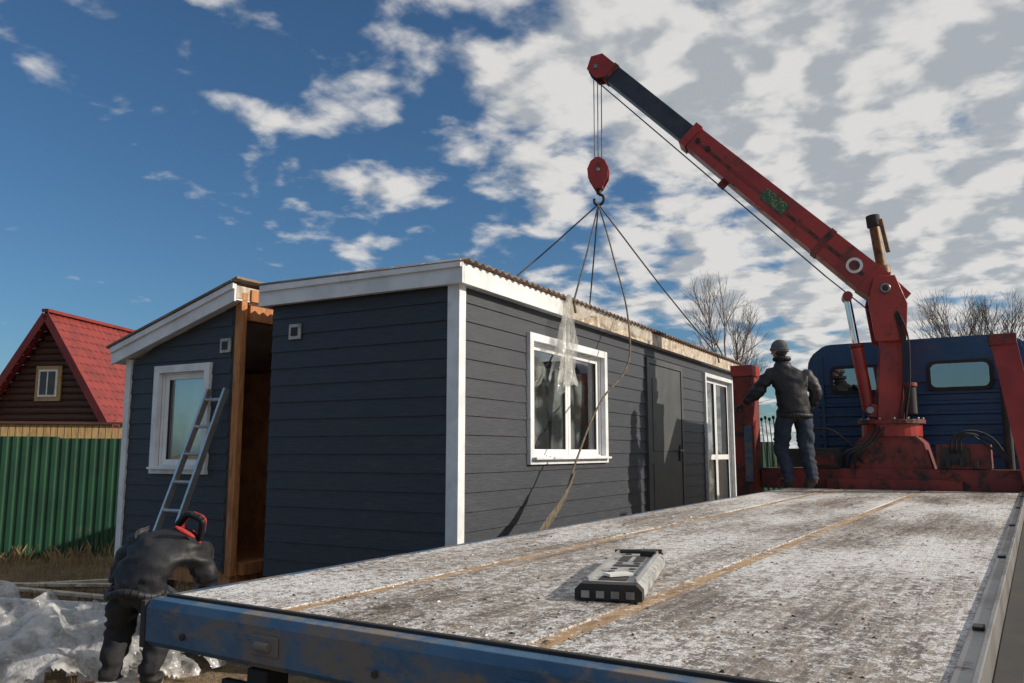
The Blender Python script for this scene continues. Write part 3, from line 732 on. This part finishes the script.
J={'pelvis':(-.06,0,.93,.200,.17),'waist':(-.09,0,1.10,.20,.175),'chest':(-.13,.02,1.29,.225,.18),'neckb':(-.16,.04,1.46,.115),'neck':(-.175,.05,1.56,.07),
'shL':(-.33,.06,1.38,.112),'elL':(-.45,.15,1.15,.085),'wrL':(-.58,.27,1.02,.052),'shR':(.08,-.02,1.36,.112),'elR':(.19,-.04,1.12,.086),'wrR':(.13,.1,.93,.052),
'hipL':(-.17,.0,.84,.135),'knL':(-.21,.13,.50,.095),'anL':(-.15,-.0,.11,.068),'toL':(-.21,.14,.05,.05),
'hipR':(.05,0,.84,.135),'knR':(.06,.04,.49,.092),'anR':(.09,-.08,.11,.068),'toR':(.07,.10,.05,.05)}
figure('body',J,E,lab,['jacket','jeans','dark','jacket'],p1,'pelvis',.020)
head(p1,(-.20,.06,1.655),R(215),R(10),'knit')
hand(p1,(-.595,.285,1.01),(-.6,.6,-.45),(0,0,-1),'glove','left_hand',.9)
hand(p1,(.125,.12,.91),(-.1,.4,-.9),(-1,0,0),'glove','right_hand')
mb=MB()
for i in range(20):
    a=i*2*math.pi/20;b_=(i+1)*2*math.pi/20
    mb.cyl((-.175+.080*math.cos(a),.045+.075*math.sin(a),1.54),(-.175+.080*math.cos(b_),.045+.075*math.sin(b_),1.54),.030,k='jacket',n=8)
for i in range(28):
    a=i*2*math.pi/28;b_=(i+1)*2*math.pi/28
    mb.cyl((-.06+.175*math.cos(a),.15*math.sin(a),.86),(-.06+.175*math.cos(b_),.15*math.sin(b_),.86),.03,k='jacket',n=8)
mb.build('collar_and_hem',p1,smooth=80)
p2=empty('man_bending',(-5.62,3.66,0),(0,0,R(32.5)))
J={'pelvis':(.06,0,.76,.185,.17),'waist':(.11,.06,.92,.195,.175),'chest':(.21,.15,1.06,.215,.185),'neckb':(.31,.29,1.08,.12),'neck':(.34,.39,1.00,.07),
'shL':(.03,.18,1.09,.115),'elL':(-.13,.24,.90,.085),'wrL':(-.24,.28,.72,.055),'shR':(.40,.14,1.00,.112),'elR':(.47,.28,.76,.084),'wrR':(.43,.44,.58,.052),
'hipL':(-.04,0,.67,.138),'knL':(-.11,.17,.40,.10),'anL':(-.10,-.02,.12,.07),'toL':(-.11,.15,.05,.055),
'hipR':(.16,0,.67,.138),'knR':(.20,.18,.40,.098),'anR':(.17,.0,.12,.07),'toR':(.19,.17,.05,.055)}
figure('body',J,E,lab,['jacket','workpants','black','redcloth'],p2,'pelvis',.028)
head(p2,(.33,.52,.90),R(170),R(-55),'darkknit')
hand(p2,(-.245,.285,.705),(-.4,.2,-.9),(1,0,0),'glove','left_hand')
hand(p2,(.425,.45,.56),(-.1,.5,-.8),(-1,0,0),'glove','right_hand')
# collar standing round the neck base with red lining
def fh(p,d): 
    return p*(1+.15*mnoise.noise(d*2.3))
mb=MB(); c0=Vector((.325,.26,1.125)); ax=Vector((.20,.80,.28)).normalized(); a1=ax.orthogonal().normalized(); a2=ax.cross(a1)
for rr_,off,kk,th in((.112,0,'jacket',.026),(.100,.030,'redcloth',.016),(.098,.052,'redcloth',.014)):
    for i in range(26):
        a=i*2*math.pi/26;b_=(i+1)*2*math.pi/26; cc_=c0+ax*off
        f=lambda t:cc_+(a1*math.cos(t)*1.15+a2*math.sin(t)*.85)*(rr_+.006*math.sin(t*5))
        mb.cyl(f(a),f(b_),th,k=kk,n=8)
mb.build('collar',p2,smooth=80)
# red shoulder yoke panel following the back
mb=MB()
T=Matrix.Translation(Vector((.355,.085,1.115)))@Matrix.Rotation(R(38),4,'X')@Matrix.Rotation(R(42),4,'Y')
mb.sph((0,0,0),(.085,.020,.018),'redcloth',T,20,10,fh)
mb.build('shoulder_piping',p2,smooth=80)
mb=MB()
for i in range(28):
    a=i*2*math.pi/28;b_=(i+1)*2*math.pi/28; q=lambda t:Vector((.06+.185*math.cos(t),-.0+.17*math.sin(t),.70+.02*math.sin(t*3)))
    mb.cyl(q(a),q(b_),.030,k='jacket',n=8)
mb.build('jacket_hem',p2,smooth=80)

# ---------------------------------------------------------------- plastic sheets on the ground
def crease(p,seed,f0,f1,k_=7,wp=.35):
    r=random.Random(seed); h=0
    q=p+Vector((mnoise.noise(p*2.2+Vector((seed,0,0))),mnoise.noise(p*2.2+Vector((0,seed,0))),0))*wp
    for k in range(k_):
        a=r.uniform(0,3.14); fq=r.uniform(f0,f1); t=(q.x*math.cos(a)+q.y*math.sin(a))*fq+r.uniform(0,5); t=abs((t%2)-1)
        h+=(t**1.6)/fq
    return h
ps=empty('plastic_sheeting')
for si,(cx,cy,rz,sx_,sy_,hh,off) in enumerate(((-6.85,3.80,25,1.40,1.0,.36,.04),(-7.25,3.60,-12,1.0,.8,.46,.14),(-6.55,4.05,50,.9,.65,.44,.14))):
    mb=MB(); vs=[];fs=[]; n=120
    for j in range(n+1):
        for i in range(n+1):
            u=i/n*2-1; v=j/n*2-1
            p=Vector((u*sx_,v*sy_,0)); e=max(0,1-(u*u+v*v)**1.6)
            z=e**.6*(off+hh*.9*(mnoise.noise(p*1.7+Vector((si*4,0,0)))+.40)+.20*crease(p,5+si*3,3,9)+.06*crease(p,50+si,10,22,6,.2))
            vs.append((p.x+.10*mnoise.noise(p*5),p.y+.10*mnoise.noise(p*5+Vector((7,0,0))),max(z,-.01)+.005*si))
    for j in range(n):
        for i in range(n):
            a=j*(n+1)+i
            u=(i+.5)/n*2-1;v=(j+.5)/n*2-1
            if u*u+v*v<1+.45*mnoise.noise(Vector((u*3,v*3,2+si*5))): fs.append((a,a+1,a+n+2,a+n+1))
    mb.add(vs,fs,'filmpile'); o=mb.build('sheet',ps,smooth=50); o.location=(cx,cy,0.02); o.rotation_euler=(0,0,R(rz))
pb=empty('scrap_lumber')
mb=MB()
for (x,y,l,a,k) in((-9.6,5.6,2.6,.15,'gravel'),(-9.2,5.2,2.0,.3,'white'),(-8.6,4.9,1.4,-.3,'gravel'),(-10.6,5.8,1.8,.5,'beige'),(-8.3,4.3,1.1,.9,'timber'),(-10.2,6.5,1.9,.9,'gravel'),(-7.9,5.0,1.2,.1,'timber'),(-9.0,4.6,.8,1.3,'dark')):
    dx,dy=math.cos(a)*l/2,math.sin(a)*l/2; mb.obox((x-dx,y-dy,.05),(x+dx,y+dy,.06),.10,.035,k)
mb.build('planks',pb,bevel=.003)
# dry grass
mb=MB()
def tuft(x,y,hh,nb,sp):
    for _ in range(nb):
        a=random.uniform(0,6.28); rr=random.uniform(0,sp); bx,by=x+rr*math.cos(a),y+rr*math.sin(a); h=hh*random.uniform(.5,1.1); l=random.uniform(0,.6)*h; a2=random.uniform(0,6.28)
        wv=.004; c,s_=math.cos(a2),math.sin(a2)
        mb.add([(bx-wv*s_,by+wv*c,-.03),(bx+wv*s_,by-wv*c,-.03),(bx+l*.4*c,by+l*.4*s_,h*.6),(bx+l*c,by+l*s_,h)],[(0,1,2),(1,3,2)],'straw')
fd=Vector((1.07,1.4)).normalized(); fnn=Vector((fd.y,-fd.x))
for i in range(260):
    t=random.uniform(-4,6); q=Vector((-13.87,6.7))+fd*t+fnn*abs(random.gauss(0,.5)+.15); tuft(q.x,q.y,random.uniform(.10,.36),9,.12)
for i in range(1500): tuft(random.uniform(-14,-6.2),random.uniform(3.0,7.5),random.uniform(.04,.12),8,.15)
mb.build('dry_grass',recalc=False)

# ---------------------------------------------------------------- fence
fe=empty('corrugated_fence')
mb=MB(); vs=[];fs=[]; F0=Vector((-13.87,6.7))-fd*7
s=0; pr=[(0,0),(.02,.022),(.08,.022),(.10,0),(.14,0)]
while s<22:
    for a,dp in pr[:-1]:
        q=F0+fd*(s+a)+fnn*dp; vs+=[(q.x,q.y,.02),(q.x,q.y,1.93+.02*math.sin(int(s/1.1)*2.3))]
    s+=.14
for i in range(len(vs)//2-1): fs.append((2*i,2*i+2,2*i+3,2*i+1))
mb.add(vs,fs,'fence'); 
a=F0-fnn*.03;b=F0+fd*22-fnn*.03
for z in(.5,1.6): mb.obox((a.x,a.y,z),(b.x,b.y,z),.03,.05,'dark')
for i in range(10): q=F0+fd*(i*2.4)-fnn*.07; mb.box(q.x-.03,q.x+.03,q.y-.03,q.y+.03,0,1.88,'dark')
mb.build('fence_sheets',fe,recalc=False)
fe2=empty('board_fence'); mb=MB()
G0=F0-fnn*4.5
for i in range(170):
    q=G0+fd*(i*.13); h=2.28+random.uniform(-.015,.015); T=Matrix.Translation((q.x,q.y,0))@Matrix.Rotation(math.atan2(fd.y,fd.x),4,'Z')
    mb.box(-.058,.058,-.012,.012,0,h,'yellowboard',T)
g1_=G0+fnn*.03; g2_=G0+fd*22+fnn*.03
mb.obox((g1_.x,g1_.y,2.31),(g2_.x,g2_.y,2.31),.10,.05,'log')
mb.build('boards',fe2)

# ---------------------------------------------------------------- wooden cottage with red roof
ct=empty('wooden_house',(-27.45,14.7,0),(0,0,R(24.5)))
mb=MB(); hw=2.6; ZE=2.3; ZP=6.25; LL=9
mb.prism([(-hw,0),(hw,0),(hw,ZE),(0,ZP-.25),(-hw,ZE)],0,LL,'log','y')
for i in range(26):
    z=.2+i*.22; w_=hw if z<ZE else hw*(ZP-.35-z)/(ZP-.35-ZE)
    if w_<.2: break
    mb.cyl((-w_,-.02,z),(w_,-.02,z),.12,k='log',n=10)
sl_=(ZP-ZE)/hw
for sx in(-1,1):
    T=Matrix.Scale(sx,4,Vector((1,0,0)))
    ex=hw+.35; ez=ZP-sl_*ex
    nc=16
    for i in range(nc):
        x0=ex*i/nc; x1=ex*(i+1)/nc+.02; z0=ZP-sl_*x0+.02; z1=ZP-sl_*x1+.05
        m0=130
        vs=[];fs=[]
        for j in range(m0+1):
            y=-.55+(LL+1)*j/m0; wz=.022*math.cos(j*math.pi/2.0)
            vs+=[(x0,y,z0+wz),(x1,y,z1+wz)]
        for j in range(m0): fs.append((2*j,2*j+1,2*j+3,2*j+2))
        mb.add(vs,fs,'redroof',T)
    mb.obox((0,-.57,ZP-.07),(sx*ex,-.57,ez-.07),.04,.24,'redroof')
mb.box(-.12,.12,-.6,LL+.5,ZP+.02,ZP+.12,'redroof')
mb.box(-.46,.46,-.20,-.14,3.36,4.52,'yellowboard'); mb.box(-.34,.34,-.23,-.2,3.50,4.40,'labelw'); mb.box(-.27,.27,-.245,-.231,3.57,4.33,'door'); mb.box(-.02,.02,-.25,-.246,3.57,4.33,'labelw')
mb.build('house_shell',ct)

# ---------------------------------------------------------------- bare trees
def tree_mesh(name,seed,H,depth=6):
    rnd=random.Random(seed); mb=MB()
    def br(p,dv,ln,r,lv):
        q=p
        for s_ in range(2):
            dv=(dv+Vector((rnd.uniform(-.12,.12),rnd.uniform(-.12,.12),rnd.uniform(-.03,.08)))).normalized()
            q2=q+dv*ln/2; mb.cyl(q,q2,r*(1-.15*s_),r*(.85-.2*s_),6 if lv<2 else 3,'bark',cap=False); q=q2
            if lv<depth:
                for _ in range(2 if s_==1 else 1):
                    a=rnd.uniform(0,6.28); t=rnd.uniform(.35,.8); o=dv.orthogonal().normalized(); o=Matrix.Rotation(a,3,dv)@o
                    nd=(dv*math.cos(t)+o*math.sin(t)); nd.z+=.18; br(q,nd.normalized(),ln*rnd.uniform(.58,.78),r*.50,lv+1)
        if lv<depth: br(q,dv,ln*.7,r*.55,lv+1)
    br(Vector((0,0,-.1)),Vector((0,0,1)),H*.27,H*.015,0)
    me=bpy.data.meshes.new(name); me.from_pydata([tuple(v) for v in mb.v],[],mb.f); me.materials.append(M['bark']); return me
tm=[tree_mesh('bare_tree_mesh_a',3,10,5),tree_mesh('bare_tree_mesh_b',11,10,5)]
def put(me,x,y,s,rz,name='bare_tree',parent=None,sz=1):
    o=bpy.data.objects.new(name,me); scene.collection.objects.link(o); o.location=(x,y,0); o.scale=(s,s,s*sz); o.rotation_euler=(0,0,rz)
    if parent:o.parent=parent
for i,(x,y,s,z_) in enumerate(((-12.3,39.6,1.1,1.25),(-3.4,51.2,1.25,1.1),(-13.8,43,.85,1.1),(-1.0,50,1.15,1.15),(-6.5,56,1.1,1))): put(tm[i%2],x,y,s,i*1.7,sz=z_)
dt=empty('distant_trees')
for i in range(22):
    a=R(-62+i*5.6); dd=random.uniform(75,105); put(tm[i%2],math.sin(a)*dd,math.cos(a)*dd,random.uniform(.5,.8),i,'tree_in_treeline',dt)

# ---------------------------------------------------------------- sky and sun
EL=26
S=Vector((.90,.43,0)).normalized()*math.cos(R(EL)); S.z=math.sin(R(EL))
w=bpy.data.worlds.new('World'); scene.world=w; w.use_nodes=True; nt=w.node_tree; nt.nodes.clear()
out=nt.nodes.new('ShaderNodeOutputWorld'); bg=nt.nodes.new('ShaderNodeBackground'); sky=nt.nodes.new('ShaderNodeTexSky')
sky.sky_type='NISHITA'; sky.sun_disc=False; sky.sun_elevation=R(EL); sky.sun_rotation=math.atan2(S.x,S.y); sky.air_density=1.0; sky.dust_density=.8; sky.ozone_density=3.0
bg.inputs[1].default_value=.088
skc=mixc(nt,1.0,sky.outputs[0],(.58,.84,1.0),'MULTIPLY'); nt.links.new(skc,bg.inputs[0])
tc=nt.nodes.new('ShaderNodeTexCoord'); sp=nt.nodes.new('ShaderNodeSeparateXYZ'); nt.links.new(tc.outputs['Generated'],sp.inputs[0])
zc=mth(nt,'ADD',mth(nt,'MAXIMUM',sp.outputs[2],0.0),.20)
cb=nt.nodes.new('ShaderNodeCombineXYZ'); nt.links.new(mth(nt,'DIVIDE',sp.outputs[0],zc),cb.inputs[0]); nt.links.new(mth(nt,'DIVIDE',sp.outputs[1],zc),cb.inputs[1])
def wn(scale,detail,rough,dist,off):
    mp=nt.nodes.new('ShaderNodeMapping'); mp.inputs['Location'].default_value=off; nt.links.new(cb.outputs[0],mp.inputs[0])
    n=nt.nodes.new('ShaderNodeTexNoise'); n.noise_dimensions='2D'; n.inputs['Scale'].default_value=scale; n.inputs['Detail'].default_value=detail; n.inputs['Roughness'].default_value=rough; n.inputs['Distortion'].default_value=dist
    nt.links.new(mp.outputs[0],n.inputs['Vector']); return n.outputs['Fac']
big=wn(1.3,2,.5,.2,(2.3,1.1,0)); puf=wn(6.0,6,.50,.1,(0,4,0)); puf2=wn(6.0,4,.50,.1,(.05,4.03,0))
rt=mth(nt,'ADD',mth(nt,'MULTIPLY',sp.outputs[0],.8434),mth(nt,'MULTIPLY',sp.outputs[1],.5373))
rt=mth(nt,'MINIMUM',mth(nt,'MAXIMUM',rt,-.6),.5)
den=mth(nt,'ADD',mth(nt,'MULTIPLY',puf,.58),mth(nt,'MULTIPLY',big,.34))
den=mth(nt,'ADD',den,mth(nt,'MULTIPLY',rt,.30))
den=mth(nt,'ADD',den,mth(nt,'MULTIPLY',mth(nt,'MINIMUM',sp.outputs[2],.6),.26))
den=mth(nt,'ADD',den,.04)
cov=ramp(nt,den,.50,.65)
shd=mth(nt,'ADD',mth(nt,'MULTIPLY',mth(nt,'SUBTRACT',puf2,puf),3.2),mth(nt,'MULTIPLY',mth(nt,'SUBTRACT',den,.66),1.2))
cc=mixc(nt,ramp(nt,shd,-.25,.42),(.84,.82,.79),(.46,.49,.52))
bg2=nt.nodes.new('ShaderNodeBackground'); nt.links.new(cc,bg2.inputs[0]); bg2.inputs[1].default_value=.90
mx=nt.nodes.new('ShaderNodeMixShader'); nt.links.new(mth(nt,'MULTIPLY',cov,.93),mx.inputs[0]); nt.links.new(bg.outputs[0],mx.inputs[1]); nt.links.new(bg2.outputs[0],mx.inputs[2]); nt.links.new(mx.outputs[0],out.inputs[0])
ld=bpy.data.lights.new('sun','SUN'); ld.energy=4.6; ld.angle=R(.6); ld.color=(1,.89,.75); lo=bpy.data.objects.new('sun',ld); scene.collection.objects.link(lo)
lo.rotation_euler=(-S).to_track_quat('-Z','Y').to_euler(); lo.location=(20,10,20)

cam=bpy.data.cameras.new('camera'); co=bpy.data.objects.new('camera',cam); scene.collection.objects.link(co)
co.location=(0,0,1.70); co.rotation_euler=(R(90+7.68),0,R(32.5)); cam.lens=28.83; cam.sensor_width=36; cam.clip_start=.05; cam.clip_end=3000
scene.camera=co
scene.view_settings.view_transform='Standard'; scene.view_settings.look='None'; scene.view_settings.exposure=0
